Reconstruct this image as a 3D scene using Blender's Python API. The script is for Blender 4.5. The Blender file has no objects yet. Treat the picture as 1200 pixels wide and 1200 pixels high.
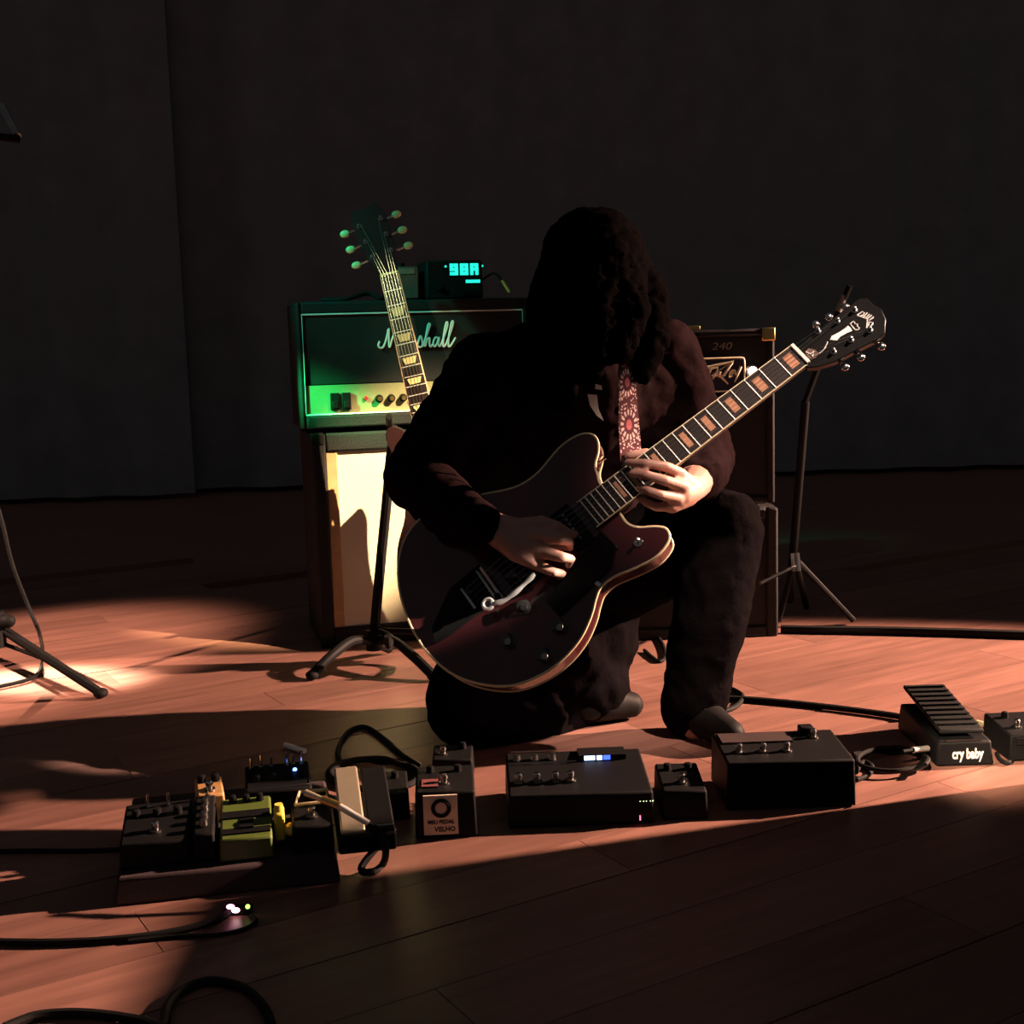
import bpy, bmesh, math, random
from mathutils import Vector, Matrix, Euler, noise
random.seed(7)
V = Vector
SC = bpy.context.scene
COL = SC.collection

# ------------------------------------------------------------------ camera
FPX, CAMH = 1500.0, 0.773
PITCH, ROLL = math.atan(200 / 1500), math.radians(1.7)
FW = V((0, math.cos(PITCH), -math.sin(PITCH)))
_r0, _u0 = V((1, 0, 0)), V((0, math.sin(PITCH), math.cos(PITCH)))
RT = _r0 * math.cos(ROLL) - _u0 * math.sin(ROLL)
UP = _u0 * math.cos(ROLL) + _r0 * math.sin(ROLL)
CAM = V((0, 0, CAMH))
cd = bpy.data.cameras.new('camera'); cam = bpy.data.objects.new('camera', cd); COL.objects.link(cam)
cd.sensor_width = 36; cd.lens = 36 * FPX / 1200; cd.clip_start = .05
m = Matrix((RT, UP, -FW)).transposed().to_4x4(); m.translation = CAM; cam.matrix_world = m
SC.camera = cam

# ------------------------------------------------------------------ light
SC.view_settings.view_transform = 'Standard'; SC.view_settings.look = 'None'
SC.view_settings.gamma = 1; SC.view_settings.use_curve_mapping = False
SC.view_settings.exposure = 0
w = bpy.data.worlds.new('world'); SC.world = w; w.use_nodes = True
w.node_tree.nodes['Background'].inputs[0].default_value = (.040, .039, .040, 1)
w.node_tree.nodes['Background'].inputs[1].default_value = 1

def spot(name, loc, tgt, energy, col, deg, blend, rad=.04):
    d = bpy.data.lights.new(name, 'SPOT'); o = bpy.data.objects.new(name, d); COL.objects.link(o)
    d.energy = energy; d.color = col; d.spot_size = math.radians(deg); d.spot_blend = blend; d.shadow_soft_size = rad
    o.location = loc; o.rotation_euler = (V(tgt) - V(loc)).to_track_quat('-Z', 'Y').to_euler()
    return o
# stage lamps hanging at the sides of the stage, plus spots added to brighten details
spot('stage_spot_side', (5.0, 3.25, 2.2), (.0, 2.40, -.05), 7500, (1, .60, .43), 23, .3, .05)
spot('stage_spot_cabinet', (4.0, .62, 4.5), (-.40, 3.32, .33), 13000, (1, .72, .40), 4.6, .8, .03)
spot('stage_spot_floor', (-3.0, .3, 3.6), (-1.38, 3.15, 0), 3800, (1, .60, .43), 14, .6, .06)
spot('stage_spot_green', (-1.9, 2.2, 1.5), (-.50, 3.22, .655), 1700, (.02, 1, .26), 5.2, 1, .03)
spot('stage_spot_teal', (-1.7, 1.9, 2.1), (-.36, 3.27, .91), 200, (.04, .95, .6), 14, 1, .03)
spot('stage_pin_wah', (-.6, -1.2, 3.0), (.83, 2.19, 0), 3600, (1, .72, .5), 3.4, 1, .03)
spot('stage_pin_left', (-3.2, 3.3, 1.6), (-1.13, 3.0, 0), 7000, (1, .8, .6), 7, .8, .03)
spot('fill_spot_neck', (1.6, .6, 3.2), (.46, 2.14, .70), 1000, (1, .72, .58), 9, .8, .03)  # added beam that brightens the frets and headstock inlays
spot('fill_spot_arm', (3.6, .9, 2.0), (-.045, 2.1, .34), 4500, (1, .8, .66), 1.2, 1, .02)  # added narrow beam that makes the vibrato arm shine
spot('fill_spot_logo', (-1.2, -.5, 2.4), tuple(CAM + (FW + RT * (-122 / FPX) + UP * (220 / FPX)) * 3.1), 270, (.95, 1, .5), 4.2, .8, .03)  # added beam to lift the spare neck and script logo

# ------------------------------------------------------------------ pixel helpers
def ray(px, py): return FW + RT * ((px - 600) / FPX) + UP * ((600 - py) / FPX)
def P(px, py, d): return CAM + ray(px, py) * d
def FL(px, py, z=0.0):
    r = ray(px, py); return CAM + r * ((z - CAMH) / r.z)
def PL(px, py, o, n):
    r = ray(px, py); return CAM + r * ((o - CAM).dot(n) / r.dot(n))

# ------------------------------------------------------------------ materials
MATS = {}
def mat(name, col, rough=.5, metal=0., var=0., scale=20., bump=0., emit=None, estr=0., spec=.5, coat=0., sheen=0.):
    if name in MATS: return MATS[name]
    m = bpy.data.materials.new(name); m.use_nodes = True; nt = m.node_tree; b = nt.nodes['Principled BSDF']
    b.inputs['Base Color'].default_value = (*col, 1); b.inputs['Roughness'].default_value = rough
    b.inputs['Metallic'].default_value = metal; b.inputs['Specular IOR Level'].default_value = spec
    b.inputs['Coat Weight'].default_value = coat; b.inputs['Coat Roughness'].default_value = .08
    b.inputs['Sheen Weight'].default_value = sheen
    if emit: b.inputs['Emission Color'].default_value = (*emit, 1); b.inputs['Emission Strength'].default_value = estr
    if var or bump:
        tc = nt.nodes.new('ShaderNodeTexCoord'); n = nt.nodes.new('ShaderNodeTexNoise')
        n.inputs['Scale'].default_value = scale; n.inputs['Detail'].default_value = 5
        nt.links.new(tc.outputs['Object'], n.inputs['Vector'])
        if var:
            mx = nt.nodes.new('ShaderNodeMix'); mx.data_type = 'RGBA'
            mx.inputs[6].default_value = (*[c * (1 - var) for c in col], 1); mx.inputs[7].default_value = (*[min(1, c * (1 + var)) for c in col], 1)
            nt.links.new(n.outputs['Fac'], mx.inputs[0]); nt.links.new(mx.outputs[2], b.inputs['Base Color'])
        if bump:
            bp = nt.nodes.new('ShaderNodeBump'); bp.inputs['Strength'].default_value = bump; bp.inputs['Distance'].default_value = .004
            nt.links.new(n.outputs['Fac'], bp.inputs['Height']); nt.links.new(bp.outputs[0], b.inputs['Normal'])
    MATS[name] = m; return m

def wood_floor():
    m = bpy.data.materials.new('stage_wood'); m.use_nodes = True; nt = m.node_tree; N = nt.nodes.new; L = nt.links.new
    b = nt.nodes['Principled BSDF']
    tc = N('ShaderNodeTexCoord'); oi = N('ShaderNodeObjectInfo'); mp = N('ShaderNodeMapping')
    mp.inputs['Scale'].default_value = (1.2, 14, 14)
    ad = N('ShaderNodeVectorMath'); ad.operation = 'MULTIPLY_ADD'
    cmb = N('ShaderNodeCombineXYZ'); L(oi.outputs['Random'], cmb.inputs[0]); L(oi.outputs['Random'], cmb.inputs[1])
    ad.inputs[1].default_value = (13, 7, 5); L(cmb.outputs[0], ad.inputs[0]); L(tc.outputs['Object'], ad.inputs[2])
    L(ad.outputs[0], mp.inputs['Vector'])
    n = N('ShaderNodeTexNoise'); n.inputs['Scale'].default_value = 2.5; n.inputs['Detail'].default_value = 7; n.inputs['Roughness'].default_value = .62
    L(mp.outputs[0], n.inputs['Vector'])
    cr = N('ShaderNodeValToRGB'); e = cr.color_ramp.elements
    e[0].position = .3; e[0].color = (.15, .072, .055, 1); e[1].position = .72; e[1].color = (.26, .125, .094, 1)
    L(n.outputs['Fac'], cr.inputs[0])
    hs = N('ShaderNodeHueSaturation'); ma = N('ShaderNodeMath'); ma.operation = 'MULTIPLY_ADD'
    ma.inputs[1].default_value = .4; ma.inputs[2].default_value = .8; L(oi.outputs['Random'], ma.inputs[0]); L(ma.outputs[0], hs.inputs['Value'])
    L(cr.outputs[0], hs.inputs['Color']); L(hs.outputs[0], b.inputs['Base Color'])
    mr = N('ShaderNodeMapRange'); mr.inputs[3].default_value = .34; mr.inputs[4].default_value = .5
    L(n.outputs['Fac'], mr.inputs[0]); L(mr.outputs[0], b.inputs['Roughness'])
    bp = N('ShaderNodeBump'); bp.inputs['Strength'].default_value = .08; L(n.outputs['Fac'], bp.inputs['Height']); L(bp.outputs[0], b.inputs['Normal'])
    MATS['wood'] = m; return m
WOOD = wood_floor()
CURTAIN = mat('black_velvet', (.24, .235, .24), 1, var=.25, scale=6, spec=0)
TOLEX = mat('black_tolex', (.016, .015, .016), .7, var=.3, scale=260, bump=.5, spec=.15)
BLACK = mat('black_plastic', (.007, .007, .0075), .55, var=.2, scale=60, spec=.08)
RUBBER = mat('black_rubber', (.008, .008, .008), .7, var=.2, scale=60, spec=.12)
BMETAL = mat('black_metal', (.007, .007, .007), .6, 0, var=.2, scale=40, spec=.1)
CHROME = mat('chrome', (.62, .6, .58), .16, 1, var=.05, scale=50)
DCHROME = mat('worn_steel', (.30, .29, .28), .28, 1, var=.2, scale=50)
GOLD = mat('brass_gold', (.75, .5, .18), .3, 1, var=.1, scale=50)
WHITE = mat('white_print', (.8, .78, .74), .5, var=.05, scale=60)
CREAM = mat('cream_plastic', (.75, .62, .3), .45, var=.1, scale=40)

# ------------------------------------------------------------------ mesh builder
class MB:
    def __init__(s): s.v = []; s.f = []
    def add(s, vs, fs):
        o = len(s.v); s.v += [V(p) for p in vs]; s.f += [tuple(i + o for i in q) for q in fs]; return s
    def box(s, a, b, M=None):
        vs = [V((x, y, z)) for x in (a[0], b[0]) for y in (a[1], b[1]) for z in (a[2], b[2])]
        if M: vs = [M @ p for p in vs]
        return s.add(vs, [(0, 1, 3, 2), (4, 6, 7, 5), (0, 4, 5, 1), (2, 3, 7, 6), (0, 2, 6, 4), (1, 5, 7, 3)])
    def tube(s, pts, r, n=8, closed=False, flat=None):
        pts = [V(p) for p in pts]; k = len(pts); R = r if isinstance(r, (list, tuple)) else [r] * k
        T = []
        for i in range(k):
            a = pts[i - 1] if (i or closed) else pts[0]; b = pts[(i + 1) % k] if (i < k - 1 or closed) else pts[-1]
            T.append((b - a).normalized())
        x = T[0].orthogonal().normalized(); vs = []
        for i in range(k):
            x = (x - T[i] * x.dot(T[i])); x = x.normalized() if x.length > 1e-6 else T[i].orthogonal().normalized()
            y = T[i].cross(x)
            for j in range(n):
                t = 2 * math.pi * j / n
                vs.append(pts[i] + (x * math.cos(t) + y * math.sin(t)) * R[i])
        fs = []
        for i in range(k if closed else k - 1):
            i2 = (i + 1) % k
            for j in range(n):
                j2 = (j + 1) % n; fs.append((i * n + j, i * n + j2, i2 * n + j2, i2 * n + j))
        if not closed: fs += [tuple(range(n))[::-1], tuple((k - 1) * n + j for j in range(n))]
        return s.add(vs, fs)
    def cyl(s, a, b, r, r2=None, n=16): return s.tube([a, b], [r, r if r2 is None else r2], n)
    def lathe(s, o, ax, prof, n=20):   # prof: (dist along axis, radius)
        o, ax = V(o), V(ax).normalized(); return s.tube_fixed([(o + ax * d, q) for d, q in prof], ax, n)
    def tube_fixed(s, pr, ax, n):
        x = ax.orthogonal().normalized(); y = ax.cross(x); vs = []; k = len(pr)
        for p, r in pr:
            for j in range(n):
                t = 2 * math.pi * j / n; vs.append(p + (x * math.cos(t) + y * math.sin(t)) * max(r, 1e-5))
        fs = [(i * n + j, i * n + (j + 1) % n, (i + 1) * n + (j + 1) % n, (i + 1) * n + j) for i in range(k - 1) for j in range(n)]
        fs += [tuple(range(n))[::-1], tuple((k - 1) * n + j for j in range(n))]
        return s.add(vs, fs)
    def ball(s, c, r, M=None, nu=14, nv=9):
        r = r if isinstance(r, (tuple, list)) else (r, r, r); vs = []; fs = []
        for i in range(nv + 1):
            th = math.pi * i / nv
            for j in range(nu):
                ph = 2 * math.pi * j / nu
                p = V((r[0] * math.sin(th) * math.cos(ph), r[1] * math.sin(th) * math.sin(ph), r[2] * math.cos(th)))
                vs.append(V(c) + (M @ p if M else p))
        for i in range(nv):
            for j in range(nu): fs.append((i * nu + j, i * nu + (j + 1) % nu, (i + 1) * nu + (j + 1) % nu, (i + 1) * nu + j))
        return s.add(vs, fs)
    def chain(s, pts):                    # [(pos, r)] tapered capsules
        for (a, ra), (b, rb) in zip(pts, pts[1:]): s.tube([a, b], [ra, rb], 14)
        for a, ra in pts: s.ball(a, ra)
        return s
    def prism(s, poly, h0, h1, M=None):   # poly in local xy, extruded along z
        n = len(poly); vs = [V((x, y, h0)) for x, y in poly] + [V((x, y, h1)) for x, y in poly]
        if M: vs = [M @ p for p in vs]
        return s.add(vs, [tuple(range(n))[::-1], tuple(range(n, 2 * n))] + [(i, (i + 1) % n, (i + 1) % n + n, i + n) for i in range(n)])
    def build(s, name, m, parent=None, bevel=0, smooth=True, ang=35, tri=False):
        me = bpy.data.meshes.new(name); me.from_pydata([tuple(p) for p in s.v], [], s.f); me.update()
        bm = bmesh.new(); bm.from_mesh(me)
        if tri: bmesh.ops.triangulate(bm, faces=[f for f in bm.faces if len(f.verts) > 4])
        bmesh.ops.recalc_face_normals(bm, faces=bm.faces); bm.to_mesh(me); bm.free()
        me.materials.append(m)
        if smooth:
            for p in me.polygons: p.use_smooth = True
            me.set_sharp_from_angle(angle=math.radians(ang))
        o = bpy.data.objects.new(name, me); COL.objects.link(o)
        if parent: o.parent = parent
        if bevel:
            md = o.modifiers.new('bevel', 'BEVEL'); md.width = bevel; md.segments = 2; md.limit_method = 'ANGLE'
        return o
def tag(o, label=None, cat=None, group=None, kind=None):
    if label: o['label'] = label
    if cat: o['category'] = cat
    if group: o['group'] = group
    if kind: o['kind'] = kind
    return o
def thing(name, label, cat, M=None, loc=None, group=None):
    o = bpy.data.objects.new(name, None); COL.objects.link(o); o.empty_display_size = .05
    if M is not None: o.matrix_world = M
    if loc is not None: o.location = loc
    return tag(o, label, cat, group)
def smooth_path(pts, n=8, closed=False):
    pts = [V(p) for p in pts]; k = len(pts); out = []
    for i in range(k if closed else k - 1):
        g = (lambda j: pts[j % k]) if closed else (lambda j: pts[min(max(j, 0), k - 1)])
        a, b, c, d = g(i - 1), g(i), g(i + 1), g(i + 2)
        for q in range(n):
            t = q / n
            out.append(.5 * ((2 * b) + (c - a) * t + (2 * a - 5 * b + 4 * c - d) * t * t + (3 * b - a - 3 * c + d) * t ** 3))
    if not closed: out.append(pts[-1])
    return out
def remeshed(mb, name, m, parent, vox, smooth=6, disp=None):
    o = mb.build(name, m, None)
    r = o.modifiers.new('r', 'REMESH'); r.mode = 'VOXEL'; r.voxel_size = vox; r.use_smooth_shade = True
    s = o.modifiers.new('s', 'SMOOTH'); s.factor = .5; s.iterations = smooth
    dg = bpy.context.evaluated_depsgraph_get(); me = bpy.data.meshes.new_from_object(o.evaluated_get(dg))
    o.modifiers.clear(); old = o.data; o.data = me; bpy.data.meshes.remove(old); me.name = name
    if disp:
        amp, sc = disp; me.update()
        nn = [v.normal.copy() for v in me.vertices]
        for v, q in zip(me.vertices, nn):
            p = v.co * sc; d = noise.noise(p) + .5 * noise.noise(p * 2.3)
            v.co += q * (amp * (1 - abs(d) * 2.2))
    for p in me.polygons: p.use_smooth = True
    if parent: o.parent = parent
    return o
def text(body, name, size, m, parent, M, ext=.001, shear=0, sx=1, bold=0):
    c = bpy.data.curves.new(name, 'FONT'); c.body = body; c.size = size; c.extrude = ext; c.shear = shear; c.align_x = 'CENTER'; c.align_y = 'CENTER'
    c.offset = bold; c.resolution_u = 3
    o = bpy.data.objects.new(name, c); COL.objects.link(o)
    dg = bpy.context.evaluated_depsgraph_get(); me = bpy.data.meshes.new_from_object(o.evaluated_get(dg))
    COL.objects.unlink(o); bpy.data.objects.remove(o)
    for v in me.vertices: v.co.x *= sx
    me.transform(M); me.materials.clear(); me.materials.append(m); me.name = name
    o = bpy.data.objects.new(name, me); COL.objects.link(o)
    if parent: o.parent = parent
    return o
def rotz(a): return Matrix.Rotation(a, 4, 'Z')
def frame(o, x, y, z=None):
    x = V(x).normalized(); z = V(z).normalized() if z else x.cross(V(y)).normalized(); y = z.cross(x)
    M = Matrix((x, y, z)).transposed().to_4x4(); M.translation = V(o); return M
FRONT = Matrix.Rotation(math.pi / 2, 4, 'X')      # text plane -> facing -y

# ------------------------------------------------------------------ the setting
PA = math.radians(31)
fl = MB().box((-6, -1, -.3), (6, 7.6, -.022)).build('floor', WOOD); tag(fl, kind='structure')
pl_me = None; PLW, PLL = .142, 1.7
for i in range(-17, 34):
    off = (i * .618 % 1) * PLL
    for j in range(-3, 4):
        lx, ly = j * PLL + off, i * PLW
        c = rotz(PA) @ V((lx + PLL / 2, ly + PLW / 2, 0)); cx, cy = c.x, c.y + .2
        if not (-2.6 < cx < 2.6 and .75 < cy < 4.5): continue
        if pl_me is None:
            o = MB().box((-PLL / 2 + .0008, -PLW / 2 + .001, -.022), (PLL / 2 - .0008, PLW / 2 - .001, 0)).build('plank', WOOD, fl)
            pl_me = o.data
        else:
            o = bpy.data.objects.new('plank', pl_me); COL.objects.link(o); o.parent = fl
        o.location = (cx, cy, -.0004 * ((i * 7 + j * 3) % 3)); o.rotation_euler.z = PA
tag(MB().box((-9, 7.6, -.3), (9, 7.7, 6)).build('wall_back', CURTAIN), kind='structure')
_A = .03
def drape(x0, x1, y, label, lam):
    b = MB(); n = int((x1 - x0) / .03); vs = []; fs = []
    for t in (0, .035):
        for i in range(n + 1):
            x = x0 + (x1 - x0) * i / n; yy = y + t + _A * math.sin(x * lam + .8 * math.sin(x * 2.1))
            vs += [(x, yy, .005), (x, yy + .01 * math.sin(x * 9), 5.6)]
    k = 2 * (n + 1)
    for i in range(n):
        a = 2 * i; fs += [(a, a + 2, a + 3, a + 1), (a + k, a + k + 1, a + k + 3, a + k + 2), (a, a + k, a + k + 2, a + 2), (a + 1, a + 3, a + k + 3, a + k + 1)]
    fs += [(0, 1, k + 1, k), (2 * n, 2 * n + k, 2 * n + k + 1, 2 * n + 1)]
    return tag(b.add(vs, fs).build('stage_curtain', CURTAIN, ang=80), label, 'curtain')
drape(-7, -1.72, 6.9, 'black stage curtain hanging behind the lone stand cable, left of the amplifier stack', 17)
drape(-1.85, 7, 7.15, 'wide black stage curtain hanging behind the amplifiers and the guitarist', 15)

# ------------------------------------------------------------------ amplifier stack with green light
YAW = math.radians(15)
cabo = FL(378, 760); CM = Matrix.Translation(cabo) @ rotz(YAW)
def shell(b, W, D, H, l, r, t, bo, rec=.02):
    b.box((0, rec, 0), (W, D, H))
    b.box((0, 0, 0), (l, rec, H)); b.box((W - r, 0, 0), (W, rec, H)); b.box((l, 0, H - t), (W - r, rec, H)); b.box((l, 0, 0), (W - r, rec, bo))
GRILLE = mat('cream_grille_cloth', (.62, .55, .42), .8, var=.18, scale=420, bump=.3)
TAN = mat('tan_wood_trim', (.40, .24, .12), .5, var=.3, scale=30)
cab = thing('speaker_cabinet', 'black speaker cabinet with pale grille cloth standing under the green lit amplifier', 'speaker', CM)
CW, CH, CD = .59, .555, .30
b = MB(); shell(b, CW, CD, CH, .034, .034, .048, .05, .022); b.build('cabinet_shell', TOLEX, cab, .006)
for x in (.034, CW - .062): MB().box((x, .006, .05), (x + .028, .0218, CH - .048)).build('side_trim', TAN, cab, .002)
MB().box((.062, .012, .05), (CW - .062, .0219, CH - .048)).build('grille_cloth', GRILLE, cab)
for x in (0, CW):
    for z in (0, CH):
        s = 1 if x == 0 else -1; q = 1 if z == 0 else -1
        MB().box((min(x, x + s * .028) - .002, -.003, min(z, z + q * .028) - (.0 if z == 0 else .002)), (max(x, x + s * .028) + .002, .03, max(z, z + q * .028) + (.002 if z else 0))).build('corner_guard', BMETAL, cab, .004)
HW, HH, HD = .60, .318, .23
HM = CM @ Matrix.Translation((-.024, .0, CH + .0125))
head = thing('amplifier_head', 'black guitar amplifier head with white script logo and gold panel in green light', 'amplifier', HM)
GPANEL = mat('gold_panel', (.30, .27, .14), .5, .2, var=.15, scale=90)
b = MB(); shell(b, HW, HD, HH, .012, .012, .03, .034, .016); b.build('head_shell', TOLEX, head, .006)
MB().box((.016, .006, .112), (HW - .016, .0158, HH - .033)).build('grille_cloth', mat('black_grille', (.004, .004, .004), .8, var=.3, scale=500), head)
MB().box((.016, .004, .037), (HW - .016, .0158, .109)).build('control_panel', GPANEL, head)
x0, x1, z0, z1 = .0135, HW - .0135, .0355, HH - .0315
MB().tube([(x0, .002, z0), (x0, .002, z1), (x1, .002, z1), (x1, .002, z0)], .0022, 6, True).build('piping', WHITE, head)
for x in (.075, .104):
    sw = MB().box((x, -.003, .045), (x + .023, .004, .089)).build('rocker_switch', BLACK, head, .002)
    MB().box((x + .004, -.007, .05), (x + .019, -.003, .068)).build('rocker', BLACK, sw, .002)
for x in (.20, .231, .262, .293, .345, .39, .435, .48):
    k = MB().lathe((x, .004, .07), (0, -1, 0), [(0, .0105), (.012, .009), (.013, .008)]).build('knob', BLACK, head)
    MB().lathe((x, -.0092, .07), (0, -1, 0), [(0, .0062), (.002, .0055)]).build('knob_cap', GOLD, k)
MB().lathe((.165, .004, .072), (0, -1, 0), [(0, .006), (.004, .006), (.007, .003)]).build('pilot_lamp', mat('red_jewel', (.5, .02, .02), .2), head)
for x in (.525, .555):
    MB().lathe((x, .004, .07), (0, -1, 0), [(0, .01), (.003, .01), (.0035, .005)]).build('input_jack', DCHROME, head)
for x in (.06, HW - .06):
    for y in (.04, HD - .04): MB().lathe((x, y, -.0118), (0, 0, 1), [(0, .014), (.013, .017)]).build('foot', RUBBER, head)
# script logo from pen strokes
LG = [[(0, .10), (-.02, .05), (.0, .02), (.045, .03), (.09, .13), (.125, .25), (.12, .12), (.125, .02), (.17, .14), (.225, .26), (.215, .12), (.22, .02), (.25, .03)],
      [(.335, .12), (.30, .125), (.275, .06), (.29, .015), (.325, .05), (.35, .125), (.34, .04), (.36, .015), (.39, .05), (.42, .13), (.44, .11), (.455, .12), (.45, .05), (.46, .015), (.485, .03)],
      [(.485, .03), (.535, .15), (.555, .09), (.555, .03), (.52, .01), (.50, .03)],
      [(.56, .02), (.62, .17), (.665, .28), (.645, .29), (.61, .15), (.59, .02), (.62, .10), (.655, .12), (.65, .05), (.66, .015), (.69, .04)],
      [(.765, .12), (.73, .125), (.70, .06), (.715, .015), (.75, .05), (.78, .125), (.77, .04), (.785, .015), (.81, .05)],
      [(.81, .05), (.88, .22), (.90, .30), (.88, .30), (.845, .16), (.83, .03), (.85, .015), (.88, .06)],
      [(.88, .06), (.95, .22), (.975, .31), (.955, .31), (.915, .16), (.90, .03), (.92, .01), (.96, .06), (1.0, .12)]]
b = MB()
for st in LG:
    b.tube(smooth_path([(.207 + .198 * x, -.001, .195 + .205 * z) for x, z in st], 5), .0027, 6)
b.build('script_logo', WHITE, head)

# small tuner with lit display and things on the head
TM = HM @ Matrix.Translation((.34, .03, HH + .001))
tu = thing('tuner_box', 'small black tuner box with glowing turquoise display on the amplifier head', 'tuner', TM)
MB().box((0, 0, 0), (.15, .12, .098)).build('case', BLACK, tu, .006)
LED = mat('turquoise_display', (.02, .1, .09), .3, emit=(.02, .95, .75), estr=1.1)
DP = MB().box((.058, -.0025, .058), (.148, -.0, .092)).build('display', BLACK, tu)
for i, (x, seg) in enumerate(((.062, 'abcdfg'), (.089, 'abcdefg'), (.116, 'abcfge'))):
    b = MB(); wd, ht, t = .022, .030, .0085
    R = {'a': (0, ht - t, wd, ht), 'd': (0, 0, wd, t), 'g': (0, ht / 2 - t / 2, wd, ht / 2 + t / 2), 'b': (wd - t, ht / 2, wd, ht), 'c': (wd - t, 0, wd, ht / 2), 'e': (0, 0, t, ht / 2), 'f': (0, ht / 2, t, ht)}
    for q in seg:
        a0, c0, a1, c1 = R[q]; b.box((x + a0, -.0035 - .0002 * 'abcdefg'.index(q), .060 + c0), (x + a1, -.0026, .060 + c1))
    b.build('display_digit', LED, DP)
MB().box((.104, -.003, .040), (.142, 0, .048)).build('display_bar', LED, tu)
for x in (.052, .1535 - .012): MB().lathe((x if x < .1 else .1495, -.0, .083), (0, -1, 0), [(0, .003), (.003, .002)]).build('indicator', LED, tu)
b = MB().cyl((.03, .0, .03), (.03, -.012, .03), .008); b.build('knob', BLACK, tu)
TM2 = HM @ Matrix.Translation((.25, .045, HH + .001))
t2 = thing('pedal_box', 'dark red box pedal beside the turquoise display on the amplifier head', 'pedal', TM2)
MB().box((0, 0, 0), (.075, .11, .085)).build('case', mat('dark_red_paint', (.16, .06, .05), .5, var=.3, scale=50), t2, .006)
MB().box((.012, -.002, .066), (.062, 0, .080)).build('name_plate', mat('faded_red', (.32, .14, .11), .5, var=.3, scale=80), t2)
MB().lathe((.037, .05, .085), (0, 0, 1), [(0, .01), (.012, .009)]).build('knob', BLACK, t2)
def hl(x, y, z): return HM @ V((x, y, z))
tag(MB().tube(smooth_path([hl(.07, .05, HH + .006), hl(.13, .03, HH + .006), hl(.19, .06, HH + .02), hl(.225, .05, HH + .006), hl(.243, .09, HH + .02)], 8), .0055, 8).build('patch_cable', RUBBER), 'short dark cable lying on the amplifier head left of the tuner', 'cable')
pg = thing('cable_plug', 'slim yellow jack plug leaning on the right end of the amplifier head', 'plug', Matrix.Identity(4))
MB().cyl(hl(.536, .01, HH + .045), hl(.553, .0, HH + .014), .004).build('plug_sleeve', mat('yellow_sleeve', (.7, .55, .12), .4, var=.1), pg)
MB().tube(smooth_path([hl(.536, .01, HH + .045), hl(.52, .03, HH + .065), hl(.497, .06, HH + .05)], 5), .003, 6).build('cord', RUBBER, pg)

# ------------------------------------------------------------------ spare guitar on its stand
ROSE = mat('rosewood', (.014, .008, .007), .45, var=.35, scale=60)
IVORY = mat('aged_inlay', (.72, .62, .30), .35, var=.2, scale=40)
FRETM = mat('fret_wire', (.9, .86, .8), .35, .5)
DARKLAC = mat('dark_lacquer', (.03, .012, .012), .12, var=.3, scale=8, coat=.6)
SGL = .66
nutW = P(456.5, 322, 3.03); bot = P(490.5, 465, 3.06)
su = (nutW - bot).normalized(); sn = (-FW + UP * .12 + RT * -.05); sn = (sn - su * sn.dot(su)).normalized()
SM = frame(nutW, -su, V((0, 0, 1)), sn)              # local x: down the neck, z: out of the fingerboard
sg = thing('spare_guitar', 'dark electric guitar with trapezoid inlays leaning upright in the guitar stand', 'guitar', SM)
def fy(x, w0=.0215, w1=.028, L=.46): return w0 + (w1 - w0) * x / L
b = MB(); FE = .452
b.prism([(0, -fy(0)), (FE, -fy(FE)), (FE, fy(FE)), (0, fy(0))], 0, .006); b.build('fretboard', ROSE, sg)
b = MB()
for s in (-1, 1): b.box((0, -.0012, -.001), (FE, .0012, .0065), Matrix.Translation((0, s * fy(0), 0)) @ rotz(s * math.atan((fy(FE) - fy(0)) / FE)))
b.build('neck_binding', mat('aged_binding', (.7, .45, .3), .4), sg)
vs = []; n = 9
b = MB(); pts = []
for x in (0, .1, .3, .42):
    for j in range(n):
        t = math.pi * j / (n - 1); pts.append((x, fy(x) * math.cos(t), -.019 * math.sin(t) - .0002))
b.add(pts, [(i * n + j, i * n + (j + 1) % n, (i + 1) * n + (j + 1) % n, (i + 1) * n + j) for i in range(3) for j in range(n)] + [tuple(range(n)), tuple(3 * n + j for j in range(n))]); b.build('neck', DARKLAC, sg)
def fx(k, L): return L * (1 - 2 ** (-k / 12))
for k in range(1, 21):
    x = fx(k, SGL); MB().box((x - .0011, -fy(x), .006), (x + .0011, fy(x), .0072)).build('fret', FRETM, sg)
for k in (3, 5, 7, 9, 12, 15, 17):
    a, c = fx(k - 1, SGL), fx(k, SGL); d = (c - a) * .2; h = fy(a)
    MB().prism([(a + d, -h * .72), (c - d, -h * .5), (c - d, h * .5), (a + d, h * .72)], .0055, .0064).build('inlay', IVORY, sg)
MB().box((-.005, -.0215, 0), (0, .0215, .010)).build('nut', IVORY, sg)
HA = Matrix.Rotation(math.radians(-15), 4, 'Y') @ rotz(math.radians(8))
hp = [(0, -.021), (-.03, -.026), (-.06, -.036), (-.15, -.043), (-.185, -.030), (-.178, 0), (-.185, .030), (-.15, .043), (-.06, .036), (-.03, .026), (0, .021)]
hd = MB().prism(hp, -.014, -.001, HA).build('headstock', DARKLAC, sg, .002)
for i in range(3):
    for s in (-1, 1):
        x = -.055 - .042 * i; y = s * (.024 + .002 * i)
        o = MB().lathe(HA @ V((x, y, -.001)), HA.to_3x3() @ V((0, 0, 1)), [(0, .005), (.002, .005), (.003, .003), (.014, .003)], 12).build('tuner_post', CHROME, sg)
        o = MB().cyl(HA @ V((x, s * .036, -.009)), HA @ V((x, s * .062, -.009)), .0025).build('tuner_shaft', CHROME, sg)
        MB().ball(HA @ V((x, s * .066, -.009)), (.009, .012, .005)).build('tuner_button', CREAM, o)
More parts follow.
